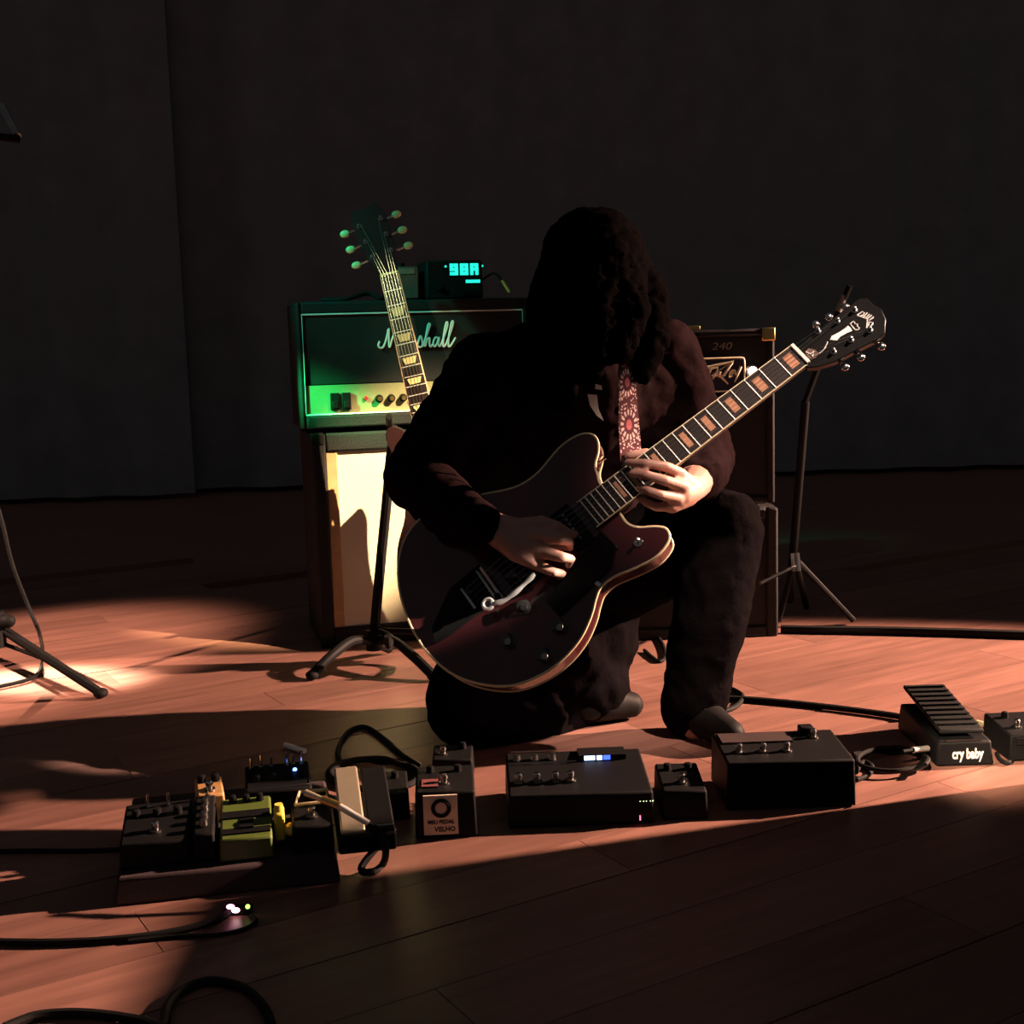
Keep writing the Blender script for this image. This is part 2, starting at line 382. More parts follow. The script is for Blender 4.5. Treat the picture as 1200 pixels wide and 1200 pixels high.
for i in range(6):
    y = -.017 + .0068 * i
    a = HA @ V((-.055 - .042 * (min(i, 5 - i)), (-1 if i < 3 else 1) * .022, .010))
    MB().tube([a, (0, y, .011), (SGL, y * 1.45, .016)], .0005, 4).build('string', DCHROME, sg)
bo = [(.40, -.03), (.365, -.055), (.35, -.085), (.375, -.10), (.43, -.09), (.50, -.085), (.57, -.10), (.64, -.135), (.72, -.15), (.79, -.125), (.83, -.06), (.838, 0),
      (.83, .06), (.79, .125), (.72, .15), (.64, .135), (.57, .10), (.50, .085), (.43, .09), (.375, .10), (.35, .085), (.365, .055), (.40, .03)]
sp = [(p.x, p.y) for p in smooth_path([V((x, y, 0)) for x, y in bo], 4, True)]
MB().prism(sp, -.048, -.002).build('body', DARKLAC, sg, .004, tri=True)
for x in (.49, .60): MB().box((x - .018, -.036, -.002), (x + .018, .036, .006)).build('pickup', DCHROME, sg, .003)
MB().box((SGL - .006, -.045, -.002), (SGL + .008, .045, .010)).build('bridge', CHROME, sg, .002)
for q in ((.68, .10), (.73, .12), (.70, .06), (.75, .07)): MB().lathe((q[0], q[1], -.002), (0, 0, 1), [(0, .013), (.012, .011)]).build('knob', BLACK, sg)
# stand
gs = thing('guitar_stand', 'black tubular guitar stand holding the spare guitar before the speaker cabinet', 'stand', Matrix.Identity(4))
yk = P(463, 502, 3.14); ft = P(438, 752, 3.16)
MB().tube(smooth_path([ft, P(441, 715, 3.16), P(446, 660, 3.16), P(453, 590, 3.15), P(458, 535, 3.15), yk], 5), .0125, 10).build('post', BMETAL, gs)
for e in ((366, 791), (508, 792)):
    f0 = FL(*e, .012); MB().tube(smooth_path([ft, ft.lerp(f0, .35) + V((0, 0, .03)), ft.lerp(f0, .7) + V((0, -.01, .022)), f0], 6), .012, 10).build('leg', BMETAL, gs)
    MB().ball(f0, (.016, .016, .0119)).build('rubber_foot', RUBBER, gs)
f0 = V((ft.x + .03, ft.y + .07, .012)); MB().tube([ft, f0], .012, 10).build('leg', BMETAL, gs)
MB().cyl(ft + V((0, 0, -.02)), ft + V((0, 0, .03)), .02).build('collar', BMETAL, gs)
for dx in (.05, .2):
    MB().tube(smooth_path([ft + V((0, 0, .03)), ft + V((dx * .6, -.02, .025)), ft + V((dx, -.06, .02)), ft + V((dx, -.14, .022)), ft + V((dx, -.16, .05))], 5), .008, 8).build('cradle_arm', RUBBER, gs)
MB().tube(smooth_path([P(456, 488, 3.03), P(457, 500, 3.09), yk, P(474, 514, 3.14), P(508, 508, 3.10), P(508, 496, 3.03)], 5), .008, 8).build('neck_yoke', RUBBER, gs)
MB().cyl(P(473, 515, 3.10), P(480, 512, 3.07), .006).build('yoke_tip', DCHROME, gs)

# ------------------------------------------------------------------ second amplifier behind the player
pc = PL(907, 384, V((0, 3.22, 0)), V((0, 1, 0)))
PW, PH, PD = .52, .44, .27
lowH = pc.z - PH - .012
LMx = Matrix.Translation((pc.x - PW - .01, 3.22, 0))
lb = thing('speaker_cabinet', 'black speaker cabinet beneath the second amplifier behind the guitarist', 'speaker', LMx)
b = MB(); shell(b, PW + .02, PD + .03, lowH, .03, .03, .03, .03); b.build('cabinet_shell', TOLEX, lb, .006)
MB().box((.03, .008, .03), (PW - .01, .0198, lowH - .03)).build('grille_cloth', MATS['black_grille'], lb)
PM = Matrix.Translation((pc.x - PW, 3.21, lowH + .0115))
pa = thing('combo_amplifier', 'black combo amplifier with framed angular logo behind the guitarist', 'amplifier', PM)
b = MB(); shell(b, PW, PD, PH, .02, .02, .02, .02); b.build('cabinet_shell', TOLEX, pa, .006)
MB().box((.02, .008, .02), (PW - .02, .0198, PH - .022)).build('grille_cloth', MATS['black_grille'], pa)
for x in (.05, PW - .05):
    for y in (.05, PD - .05): MB().lathe((x, y, -.011), (0, 0, 1), [(0, .013), (.012, .016)]).build('foot', RUBBER, pa)
for x in (0, PW - .03):
    MB().box((x - .002, -.003, PH - .032), (x + .032, .04, PH + .002)).build('corner_guard', GOLD, pa, .004)
def pp(px, py): q = PL(px, py, V((0, 3.21, 0)), V((0, 1, 0))); return (q.x - PM.translation.x, q.z - PM.translation.z)
bx1, bz1 = pp(872, 419); _, bz0 = pp(858, 458); bx0 = pp(811, 420)[0]
bd = MB().box((bx0, -.004, bz0), (bx1, .008, bz1)).build('badge', mat('badge_blue', (.03, .025, .05), .4), pa, .003)
rr = .008; c = []
for (cx, cz, a0) in ((bx1 - rr, bz1 - rr, 0), (bx0 + rr, bz1 - rr, 90), (bx0 + rr, bz0 + rr, 180), (bx1 - rr, bz0 + rr, 270)):
    for t in (0, 30, 60, 90): c.append((cx + rr * math.cos(math.radians(a0 + t)), -.005, cz + rr * math.sin(math.radians(a0 + t))))
SILV = mat('silver_print', (.95, .88, .62), .45)
MB().tube(c, .0022, 6, True).build('badge_frame', SILV, bd)
def zz(zx, zy): a = pp(790 + zx / 9.23, 360 + zy / 9.23); return (a[0], -.0052, a[1])
SW = [[(320, 655), (640, 585), (470, 690)], [(395, 655), (345, 810)], [(395, 660), (470, 650), (455, 720), (400, 740)], [(440, 710), (415, 780)], [(445, 705), (490, 700)], [(435, 740), (475, 735)],
      [(495, 695), (480, 760)], [(480, 725), (580, 830)], [(625, 600), (510, 760)], [(530, 740), (600, 650)], [(610, 690), (590, 750)], [(612, 690), (660, 680)], [(600, 720), (640, 712)], [(590, 750), (630, 740)],
      [(650, 690), (665, 730), (690, 700)], [(720, 640), (650, 810)]]
for st in SW: MB().tube([zz(*q) for q in st], [.0042] + [.003] * (len(st) - 2) + [.0018], 6).build('logo_stroke', SILV, bd)
q = pp(846, 406); text('240', 'model_number', .026, mat('dim_print', (.3, .28, .24), .5), pa, Matrix.Translation((q[0], .0075, q[1])) @ FRONT, .0005, .2, 1.3)
q = pp(812, 379); MB().box((q[0] - .022, .02, PH - .001), (q[0] + .022, .05, PH + .012)).build('handle_mount', GOLD, pa, .003)
q = pp(882, 435); MB().lathe((q[0], .008, q[1]), (0, -1, 0), [(0, .016), (.006, .016), (.008, .013)]).build('lamp_ring', CHROME, pa)
MB().ball((q[0], -.001, q[1]), (.012, .006, .012)).build('pilot_lamp', mat('white_lamp', (.9, .85, .8), .3, emit=(1, .92, .85), estr=3), pa)
b = MB()
for i in range(5): q = pp(832 + i * 7, 467); MB().lathe((q[0], .008, q[1]), (0, -1, 0), [(0, .008), (.012, .007)], 12).build('knob', DCHROME, pa)

# ------------------------------------------------------------------ the guitar being played
gn = (RT * -.25 + UP * .33 + FW * -.91).normalized()
G0 = P(937, 419.5, 2.17)
def GP(px, py, h=0.): return PL(px, py, G0 + gn * h, gn)
gx = (G0 - GP(588, 688)).normalized(); GM = frame(GP(588, 688), gx, V((0, 0, 1)), gn); GI = GM.inverted()
def gl(px, py, h=0.): q = GI @ GP(px, py, h); return V((q.x, q.y, h))
gt = thing('electric_guitar', 'dark hollow body guitar with bound edges and block inlays in the player hands', 'guitar', GM)
out = [(704, 569), (700, 557), (697, 545), (701, 528), (699, 514), (690, 508), (675, 511), (655, 525), (632, 552), (612, 567), (592, 574), (562, 580), (528, 589), (497, 604), (476, 628), (467, 658), (468, 690),
       (478, 725), (497, 759), (526, 787), (561, 801), (600, 803), (635, 790), (661, 771), (681, 747), (693, 721), (698, 702), (704, 688), (719, 676), (745, 665), (769, 652), (784, 633), (781, 620), (768, 617), (748, 618), (735, 613), (726, 601)]
ol = [gl(*q) for q in out]; olp = [(p.x, p.y) for p in smooth_path(ol, 4, True)]
DT = .046
body = MB().prism(olp, -DT, 0).build('body', mat('walnut_burst', (.055, .012, .014), .16, var=.5, scale=7, coat=.5), gt, tri=True)
BIND = mat('cream_binding', (.82, .68, .42), .35, var=.05)
for h, r in ((-.0012, .0024), (-DT + .001, .0016)): MB().tube([(x, y, h) for x, y in olp], r, 6, True).build('binding', BIND, gt)
UN = gl(937, 419.5).x; U12 = gl(765, 545).x; LSC = 2 * (UN - U12); UE = gl(689, 606).x
cl = lambda U: gl(937, 419.5).y + (gl(689, 606).y - gl(937, 419.5).y) * (UN - U) / (UN - UE)   # centre line
hwid = lambda U: .0222 + (.0285 - .0222) * (UN - U) / (UN - UE)
FH = .013
MB().prism([(UN, cl(UN) - hwid(UN)), (UN, cl(UN) + hwid(UN)), (UE, cl(UE) + hwid(UE)), (UE, cl(UE) - hwid(UE))], .0005, FH).build('fretboard', ROSE, gt)
for s in (-1, 1):
    MB().tube([(UN, cl(UN) + s * hwid(UN), FH - .001), (UE, cl(UE) + s * hwid(UE), FH - .001)], .0013, 6).build('neck_binding', BIND, gt)
UB = gl(712, 585).x; b = MB(); pts = []; n = 9
for U in (UN, UN - .1, UN - .25, UB - .02):
    for j in range(n):
        t = math.pi * j / (n - 1); pts.append((U, cl(U) + hwid(U) * math.cos(t), FH - .007 - .017 * math.sin(t)))
b.add(pts, [(i * n + j, i * n + (j + 1) % n, (i + 1) * n + (j + 1) % n, (i + 1) * n + j) for i in range(3) for j in range(n)] + [tuple(range(n)), tuple(3 * n + j for j in range(n))]); b.build('neck', DARKLAC, gt)
fU = lambda k: UN - LSC * (1 - 2 ** (-k / 12))
for k in range(1, 23):
    U = fU(k)
    if U < UE: break
    MB().tube([(U, cl(U) - hwid(U), FH + .0006), (U, cl(U) + hwid(U), FH + .0006)], .0013, 6).build('fret', FRETM, gt)
BLOCK = mat('pearl_block', (.50, .25, .15), .3, var=.35, scale=160)
for k in (1, 3, 5, 7, 9, 12, 15, 17):
    a, c = fU(k - 1), fU(k); d = (a - c) * .27; U = (a + c) / 2
    MB().box((c + d, cl(U) - hwid(U) * .6, FH - .001), (a - d, cl(U) + hwid(U) * .6, FH + .0004)).build('inlay', BLOCK, gt)
MB().box((UN - .001, cl(UN) - .0225, FH - .009), (UN + .0055, cl(UN) + .0225, FH + .004)).build('nut', mat('bone', (.85, .8, .7), .35), gt, .001)
ho = [(932, 408), (950, 393), (972, 376), (990, 362), (1006, 350), (1016, 349), (1024, 357), (1033, 362), (1038, 374), (1037, 390), (1028, 398), (1004, 410), (978, 424), (958, 430), (945, 431)]
HZ = FH - .006
hdst = MB().prism([(p.x, p.y) for p in (gl(x, y, HZ) for x, y in ho)], HZ - .015, HZ).build('headstock', mat('black_lacquer', (.006, .006, .006), .3, spec=.2), gt, .0015, tri=True)
def Z2(zx, zy, h=HZ + .0006): return gl(925 + zx / 9.23, 335 + zy / 9.23, h)
PEARL = mat('pearl_inlay', (.88, .84, .80), .3, var=.06, scale=150)
for st in ([(735, 315), (790, 280), (815, 295), (800, 310)], [(770, 325), (800, 318), (810, 335)], [(735, 318), (825, 352)], [(845, 290), (815, 325), (830, 345), (868, 305)], [(890, 318), (850, 352)], [(912, 335), (868, 370), (868, 375)],
           [(845, 355), (836, 455)], [(860, 392), (905, 398), (905, 415), (868, 445), (855, 440), (862, 395)], [(838, 360), (830, 352)], [(880, 362), (912, 345)]):
    MB().tube([Z2(*q) for q in st], .0011, 5).build('headstock_lettering', PEARL, hdst)
MB().prism([(p.x, p.y) for p in (Z2(*q) for q in ((440, 580), (460, 540), (540, 500), (600, 460), (635, 430), (660, 450), (682, 485), (620, 510), (550, 550), (515, 590)))], HZ - .001, HZ + .0006).build('column_inlay', PEARL, hdst, tri=True)
MB().tube([Z2(*q) for q in ((660, 408), (690, 385), (705, 395), (710, 412), (735, 415), (735, 440), (758, 455), (750, 472), (715, 478), (690, 450))], .0011, 5, True).build('crown_inlay', PEARL, hdst)
cvr = MB().prism([(p.x, p.y) for p in (Z2(*q) for q in ((170, 720), (205, 680), (270, 690), (325, 735), (290, 780), (235, 800), (195, 770)))], HZ - .001, HZ + .0022).build('truss_cover', mat('brown_cover', (.13, .08, .06), .4), hdst, tri=True)
MB().tube([Z2(180, 712, HZ + .003), Z2(235, 745, HZ + .003), Z2(250, 768, HZ + .003), Z2(262, 705, HZ + .003), Z2(225, 738, HZ + .003)], .001, 5).build('cover_mark', PEARL, cvr)
MB().tube(smooth_path([Z2(325, 730), Z2(380, 680), Z2(415, 605)], 5), .0009, 5).build('inlay_line', PEARL, hdst)
posts = [((958.6, 389), (956, 379)), ((981, 377), (972.5, 370)), ((1001, 364), (992.5, 358)), ((976.5, 412.5), (988, 425)), ((997, 399), (1007, 413.5)), ((1019, 387.5), (1031, 401))]
ptops = []
for a, c in posts:
    A = gl(*a, HZ); Bq = gl(*c, HZ - .008)
    t = MB().lathe(A, (0, 0, 1), [(0, .0055), (.002, .0055), (.0025, .0032), (.012, .0032), (.0125, .002)], 12).build('tuner_post', CHROME, gt)
    ptops.append(A + V((0, 0, .009)))
    dr = (Bq - V((A.x, A.y, HZ - .008))).normalized(); A2 = V((A.x, A.y, HZ - .018)); B2 = V((Bq.x, Bq.y, HZ - .018))
    s_ = MB().cyl(A2, B2, .0025, n=8).build('tuner_shaft', CHROME, t)
    MB().ball(B2 + dr * .004, .0075, Matrix.Diagonal((1, 1, .6))).build('tuner_button', CHROME, t)
BRH = .020
for i in range(6):
    s = (i - 2.5) / 2.5; w0, w1 = .0175, .026
    UBR = UN - LSC
    nutp = V((UN, cl(UN) - s * w0, FH + .0035)); brp = V((UBR, cl(UBR) - s * w1, BRH + .004))
    order = [0, 1, 2, 5, 4, 3]
    sgn = 1 if gl(958, 389).y > cl(UN) else -1
    nutp.y = cl(UN) + sgn * (-s) * w0; brp.y = cl(UBR) + sgn * (-s) * w1
    MB().tube([ptops[order[i]], nutp, brp, V((UBR - .07, brp.y * .98, .012))], .0005 - .00004 * i, 5).build('string', DCHROME, gt)
# pickups, bridge, vibrato
def across(px, py, hw, h): q = gl(px, py, h); return q
ub1, ub2 = gl(672, 620).x, gl(617, 664).x
for U in (ub1, ub2):
    pk = MB().box((U - .019, cl(U) - .04, .0002), (U + .019, cl(U) + .04, .010)).build('pickup', BLACK, gt, .002)
    for j in range(6): MB().lathe((U, cl(U) + (j - 2.5) * .0102, .010), (0, 0, 1), [(0, .0028), (.0012, .0022)], 8).build('pole_piece', DCHROME, pk)
UBR = UN - LSC
MB().box((UBR - .008, cl(UBR) - .042, .0002), (UBR + .008, cl(UBR) + .042, BRH)).build('bridge', BMETAL, gt, .002)
HV = .024
vb = MB().tube([gl(564, 665, HV), gl(588, 701, HV)], .0042, 10).build('vibrato_roller', CHROME, gt)
MB().tube([gl(559, 669, .018), gl(582, 703, .018)], .0028, 8).build('roller_shaft', CHROME, vb)
MB().tube([gl(541, 690, .016), gl(557, 713, .016)], .003, 8).build('tension_bar', CHROME, gt)
fr = [gl(562, 662), gl(592, 706), gl(558, 722), gl(530, 744), gl(509, 756), gl(507, 735), gl(528, 690)]
MB().prism([(p.x, p.y) for p in fr], .0002, .005).build('vibrato_frame', BMETAL, gt, .001)
ring = [gl(572, 708, .034) + V((.0085 * math.cos(t), .0085 * math.sin(t), 0)) for t in [i * math.pi / 10 for i in range(20)]]
arm = MB().tube(ring, .0036, 8, True).build('vibrato_arm', mat('polished_steel', (.9, .87, .84), .3, .75), gt)
MB().tube(smooth_path([gl(579, 708, .034), gl(592, 703, .036), gl(605, 693, .038), gl(617, 682, .04), gl(627, 672, .042)], 4), [.0045 + .0008 * math.sin(i) for i in range(17)], 10).build('arm_bar', MATS['polished_steel'], arm)
MB().cyl(gl(572, 708, .002), gl(572, 708, .034), .006).build('arm_pivot', DCHROME, arm)
MB().lathe(gl(588, 704, .0), (0, 0, 1), [(0, .006), (.03, .006)], 10).build('arm_bracket', BMETAL, gt)
KN = mat('smoked_knob', (.03, .028, .028), .15, coat=.5)
for q in ((614, 712), (595, 752), (638, 769), (656, 735)):
    k = MB().lathe(gl(*q), (0, 0, 1), [(0, .0135), (.004, .0135), (.006, .011), (.015, .0095), (.0155, .006)]).build('knob', KN, gt)
    MB().lathe(gl(*q, .0155), (0, 0, 1), [(0, .006), (.001, .0055)], 12).build('knob_cap', DCHROME, k)
MB().lathe(gl(748, 636), (0, 0, 1), [(0, .009), (.003, .008), (.004, .003), (.014, .0025), (.018, .0045), (.022, .002)], 12).build('selector_switch', CHROME, gt)
MB().lathe(gl(721, 642), (0, 0, 1), [(0, .006), (.004, .004)], 10).build('screw', DCHROME, gt)
pgd = [gl(704, 622, .006), gl(722, 640, .006), gl(716, 664, .006), (gl(690, 690, .006)), gl(655, 722, .006), gl(640, 705, .006), gl(668, 668, .006)]
MB().prism([(p.x, p.y) for p in pgd], .006, .009).build('pickguard', BLACK, gt, .001)
MB().box((-.008, -.004, 0), (.013, .004, .006), Matrix.Translation(gl(697, 682, .0005)) @ rotz(math.atan2((gl(704, 687) - gl(690, 677)).y, (gl(704, 687) - gl(690, 677)).x))).build('pickguard_bracket', CHROME, gt, .001)
MB().lathe(gl(737, 622, -.02), (0, 1, .0), [(0, .005), (.01, .006)], 10)
MB().lathe(gl(702, 540, -DT / 2), (1, 0, 0), [(-.004, .004), (.012, .006)], 10).build('strap_button', CHROME, gt)

# ------------------------------------------------------------------ the guitarist
SKIN = mat('skin', (.42, .22, .17), .55, var=.15, scale=60, bump=.15)
JACKET = mat('dark_jacket', (.010, .0055, .006), .95, var=.3, scale=90, bump=.3, spec=0)
TROUS = mat('black_trousers', (.005, .004, .0045), .95, var=.3, scale=120, bump=.3, spec=0)
HAIRM = mat('dark_hair', (.002, .0016, .0016), .8, var=.3, scale=120, bump=.4, spec=0)
pr = thing('person', 'guitarist in dark clothes kneeling on one knee, head bowed, playing a guitar', 'person', Matrix.Identity(4))
b = MB()
b.chain([(P(660, 655, 2.66), .11), (P(675, 560, 2.60), .11), (P(690, 470, 2.50), .115), (P(697, 405, 2.45), .06), (P(701, 372, 2.40), .052)])
b.chain([(P(690, 440, 2.5), .09), (P(572, 436, 2.48), .055), (P(484, 562, 2.39), .04), (P(535, 602, 2.22), .036), (GP(575, 617, .06), .027)])
b.chain([(P(690, 440, 2.5), .09), (P(778, 416, 2.52), .055), (P(830, 543, 2.49), .04), (P(818, 560, 2.36), .036), (GP(806, 574, -.055), .026)])
b.chain([(P(715, 660, 2.64), .085), (P(846, 622, 2.48), .045), (P(812, 828, 2.50), .036), (P(815, 850, 2.48), .03)])
b.chain([(P(615, 665, 2.62), .085), (P(552, 825, 2.48), .045), (P(655, 840, 2.62), .036), (P(675, 850, 2.66), .03)])
hc = P(703, 336, 2.33); hx = RT; hf = (FW * -.62 + UP * -.78).normalized(); HR = Matrix((hx, -hf, hx.cross(-hf))).transposed()   # face looks down
b.ball(hc, (.074, .094, .105), HR, 20, 14)
def hp_(x, y, z): return hc + HR @ V((x, y, z))
b.ball(hp_(0, -.05, -.06), (.052, .05, .055), HR); b.ball(hp_(0, -.075, -.09), (.028, .022, .022), HR)                # jaw, chin
b.chain([(hp_(0, -.090, .01), .010), (hp_(0, -.108, -.028), .014)]); b.ball(hp_(-.012, -.098, -.032), .009); b.ball(hp_(.012, -.098, -.032), .009)
for s in (-1, 1):
    b.ball(hp_(s * .03, -.083, .022), (.02, .012, .007), HR); b.ball(hp_(s * .031, -.082, .004), (.014, .012, .011), HR)
    b.ball(hp_(s * .076, .005, -.005), (.01, .02, .032), HR)
b.ball(hp_(0, -.092, -.058), (.024, .012, .006), HR); b.ball(hp_(0, -.090, -.068), (.021, .012, .006), HR)
# fretting hand
FN = {'i': [(799, 556, -.004, .0105), (781, 547, .022, .0092), (757, 543, .034, .0082), (736, 542, .026, .0068)],
      'm': [(801, 570, -.004, .0105), (779, 563, .028, .0092), (758, 557, .036, .0082), (741, 555, .026, .0068)],
      'r': [(795, 584, -.010, .0098), (774, 580, .022, .0086), (760, 575, .028, .0076), (749, 571, .014, .0064)],
      'p': [(784, 594, -.020, .009), (769, 594, .002, .008), (757, 589, .006, .007), (749, 583, -.004, .006)],
      't': [(796, 566, -.045, .012), (776, 545, -.046, .012), (757, 532, -.022, .0105), (737, 534, -.012, .0078)]}
for k, L in FN.items(): b.chain([(GP(x, y, h), r) for x, y, h, r in L])
b.chain([(GP(806, 574, -.055), .026), (GP(800, 566, -.028), .021), (GP(798, 559, -.006), .0125)])
b.chain([(GP(806, 574, -.055), .026), (GP(798, 578, -.028), .022), (GP(799, 571, -.006), .0125)])
b.chain([(GP(806, 574, -.055), .026), (GP(793, 584, -.028), .020), (GP(793, 583, -.011), .0118)])
b.chain([(GP(804, 580, -.055), .022), (GP(787, 591, -.026), .016), (GP(785, 592, -.016), .0105)])
# picking hand
RN = {'i': [(635, 612, .052, .0118), (653, 617, .056, .0095), (664, 624, .042, .0082), (674, 626, .028, .0068)],
      'm': [(641, 629, .058, .0118), (657, 632, .059, .0096), (667, 635, .042, .0082), (668, 642, .026, .007)],
      'r': [(641, 648, .053, .011), (659, 653, .054, .0092), (669, 655, .038, .0078), (666, 662, .024, .0066)],
      'p': [(633, 664, .043, .0098), (650, 671, .040, .0082), (659, 672, .026, .007), (655, 676, .016, .006)],
      't': [(600, 640, .034, .014), (630, 645, .026, .012), (652, 643, .022, .010), (668, 637, .022, .0078)]}
for k, L in RN.items(): b.chain([(GP(x, y, h), r) for x, y, h, r in L])
for (x, y, h, r) in ((635, 612, .052, .0118), (641, 629, .056, .0118), (641, 648, .051, .011), (633, 664, .043, .0098)):
    b.chain([(GP(575, 617, .06), .026), (GP(606, (628 + y) / 2, .055), .019), (GP(x, y, h), r)])
remeshed(b, 'body', SKIN, pr, .0031, 4)
# clothes
b = MB()
b.chain([(P(660, 650, 2.66), .145), (P(672, 560, 2.60), .14), (P(688, 480, 2.53), .145), (P(694, 425, 2.48), .10)])
b.ball(P(692, 455, 2.44), (.10, .10, .12))
b.ball(P(572, 545, 2.50), (.075, .09, .10)); b.ball(P(640, 470, 2.54), (.15, .13, .16)); b.ball(P(735, 470, 2.54), (.12, .12, .15))
b.chain([(P(680, 450, 2.53), .11), (P(570, 438, 2.49), .078), (P(488, 560, 2.40), .060), (P(535, 603, 2.22), .050), (GP(562, 612, .07), .040)])
b.chain([(P(700, 440, 2.53), .105), (P(776, 417, 2.53), .074), (P(826, 535, 2.50), .056), (P(822, 553, 2.40), .050), (P(815, 562, 2.33), .044)])
remeshed(b, 'jacket', JACKET, pr, .009, 8, (.006, 16))
b = MB()
b.chain([(P(665, 665, 2.66), .14), (P(725, 660, 2.64), .115), (P(846, 620, 2.47), .080), (P(832, 720, 2.47), .072), (P(812, 830, 2.50), .062)])
b.chain([(P(655, 665, 2.66), .14), (P(612, 675, 2.62), .115), (P(550, 825, 2.48), .085), (P(640, 836, 2.60), .078), (P(675, 846, 2.66), .062)])
b.ball(P(685, 742, 2.66), (.115, .11, .115))
b.chain([(P(620, 740, 2.58), .11), (P(690, 800, 2.62), .085)])
remeshed(b, 'trousers', TROUS, pr, .009, 8, (.005, 15))
b = MB()
for s, L in ((1, [(700, 300, 2.36, .085), (760, 345, 2.34, .035), (764, 400, 2.31, .03), (752, 440, 2.30, .016)]), (-1, [(690, 300, 2.36, .085), (648, 350, 2.33, .045), (640, 410, 2.30, .04), (655, 470, 2.28, .02)]), (0, [(695, 310, 2.30, .07), (672, 370, 2.25, .035), (665, 420, 2.25, .03), (668, 455, 2.26, .015)]), (2, [(705, 310, 2.30, .07), (735, 360, 2.25, .04), (725, 405, 2.25, .03), (718, 420, 2.26, .014)]), (4, [(700, 320, 2.28, .06), (700, 365, 2.235, .042), (697, 410, 2.245, .034), (693, 438, 2.27, .016)]), (3, [(700, 310, 2.40, .09), (705, 350, 2.46, .075), (715, 395, 2.47, .05)])):
    b.chain([(P(x, y, d), r) for x, y, d, r in L])
b.ball(hp_(0, .02, .02), (.086, .098, .106), HR, 20, 14)
remeshed(b, 'hair', HAIRM, pr, .007, 4, (.006, 38))
SHOE = mat('dark_shoe', (.008, .007, .007), .6, var=.3, scale=60, spec=.1)
def shoe(heel, toe, ankle=True):
    b = MB(); d = (toe - heel).normalized(); u = V((0, 0, 1))
    h = V((heel.x, heel.y, 0)); t = V((toe.x, toe.y, 0)); dd = (t - h)
    b.chain([(h + u * .045, .043), (h + dd * .35 + u * .042, .041), (h + dd * .7 + u * .034, .033), (h + dd * .95 + u * .03, .028)])
    if ankle: b.chain([(h + u * .05, .042), (h + dd * .1 + u * .10, .045)])
    return remeshed(b, 'shoe', SHOE, pr, .008, 4)
sh = shoe(FL(806, 858), FL(860, 880))
b = MB()
for i in range(4):
    c0 = FL(806, 858).lerp(FL(860, 880), .35 + .1 * i); c0.z = .083 - .008 * i; sd = (FL(860, 880) - FL(806, 858)).cross(V((0, 0, 1))).normalized() * .02
    b.tube([c0 - sd, c0 + V((0, 0, .006)), c0 + sd], .003, 5)
b.build('laces', RUBBER, sh)
shoe(FL(690, 848), FL(742, 842), False)
b = MB()
b.prism([(p.x, p.z) for p in (P(*q, 2.33) for q in ((687, 461), (698, 462), (700, 478), (706, 492), (698, 486), (690, 474)))], 0, .006, Matrix(((1, 0, 0, 0), (0, 0, 1, 2.30), (0, 1, 0, 0), (0, 0, 0, 1))))
b.prism([(p.x, p.z) for p in (P(*q, 2.33) for q in ((696, 449), (703, 451), (704, 456), (696, 455)))], 0, .006, Matrix(((1, 0, 0, 0), (0, 0, 1, 2.30), (0, 1, 0, 0), (0, 0, 0, 1))))
b.build('white_shirt', mat('white_cloth', (.85, .82, .8), .8), pr, tri=True)

# woven strap
def strap_mat():
    m = bpy.data.materials.new('woven_strap'); m.use_nodes = True; nt = m.node_tree; N = nt.nodes.new; L = nt.links.new
    bs = nt.nodes['Principled BSDF']; bs.inputs['Roughness'].default_value = .8
    uv = N('ShaderNodeUVMap'); sx = N('ShaderNodeSeparateXYZ'); L(uv.outputs[0], sx.inputs[0])
    def mth(op, a, b=None, c=None):
        n = N('ShaderNodeMath'); n.operation = op
        for i, q in enumerate((a, b, c)):
            if q is None: continue
            if isinstance(q, (int, float)): n.inputs[i].default_value = q
            else: L(q, n.inputs[i])
        return n.outputs[0]
    u = mth('MULTIPLY_ADD', sx.outputs[0], 2, -1); v = mth('MULTIPLY_ADD', mth('FRACT', sx.outputs[1]), 2, -1)
    v2 = mth('MULTIPLY', v, 1.15); r = mth('SQRT', mth('ADD', mth('MULTIPLY', u, u), mth('MULTIPLY', v2, v2)))
    a = mth('ARCTAN2', v2, u); pet = mth('SINE', mth('MULTIPLY', a, 14)); 
    ring = mth('MULTIPLY', mth('GREATER_THAN', r, .52), mth('LESS_THAN', r, .82)); petals = mth('MULTIPLY', ring, mth('GREATER_THAN', pet, -.1))
    core = mth('LESS_THAN', r, .28)
    vo = N('ShaderNodeTexVoronoi'); vo.inputs['Scale'].default_value = 9; L(uv.outputs[0], vo.inputs['Vector'])
    mp = N('ShaderNodeMapping'); mp.inputs['Scale'].default_value = (1, 1.7, 1); L(uv.outputs[0], mp.inputs[0]); L(mp.outputs[0], vo.inputs['Vector'])
    dots = mth('MULTIPLY', mth('GREATER_THAN', r, .86), mth('LESS_THAN', vo.outputs['Distance'], .36))
    fac = mth('MAXIMUM', petals, dots)
    mx = N('ShaderNodeMix'); mx.data_type = 'RGBA'; mx.inputs[6].default_value = (.10, .014, .02, 1); mx.inputs[7].default_value = (.75, .5, .45, 1); L(fac, mx.inputs[0])
    m2 = N('ShaderNodeMix'); m2.data_type = 'RGBA'; L(mx.outputs[2], m2.inputs[6]); m2.inputs[7].default_value = (.55, .12, .13, 1); L(core, m2.inputs[0])
    L(m2.outputs[2], bs.inputs['Base Color']); return m
sp_ = [((731, 393), (739, 391), 2.37), ((727, 412), (741, 410), 2.335), ((724, 432), (743, 430), 2.31), ((725, 465), (746, 463), 2.285), ((725, 500), (749, 498), 2.27), ((726, 525), (751, 523), 2.255), ((727, 541), (751, 537), 2.24)]
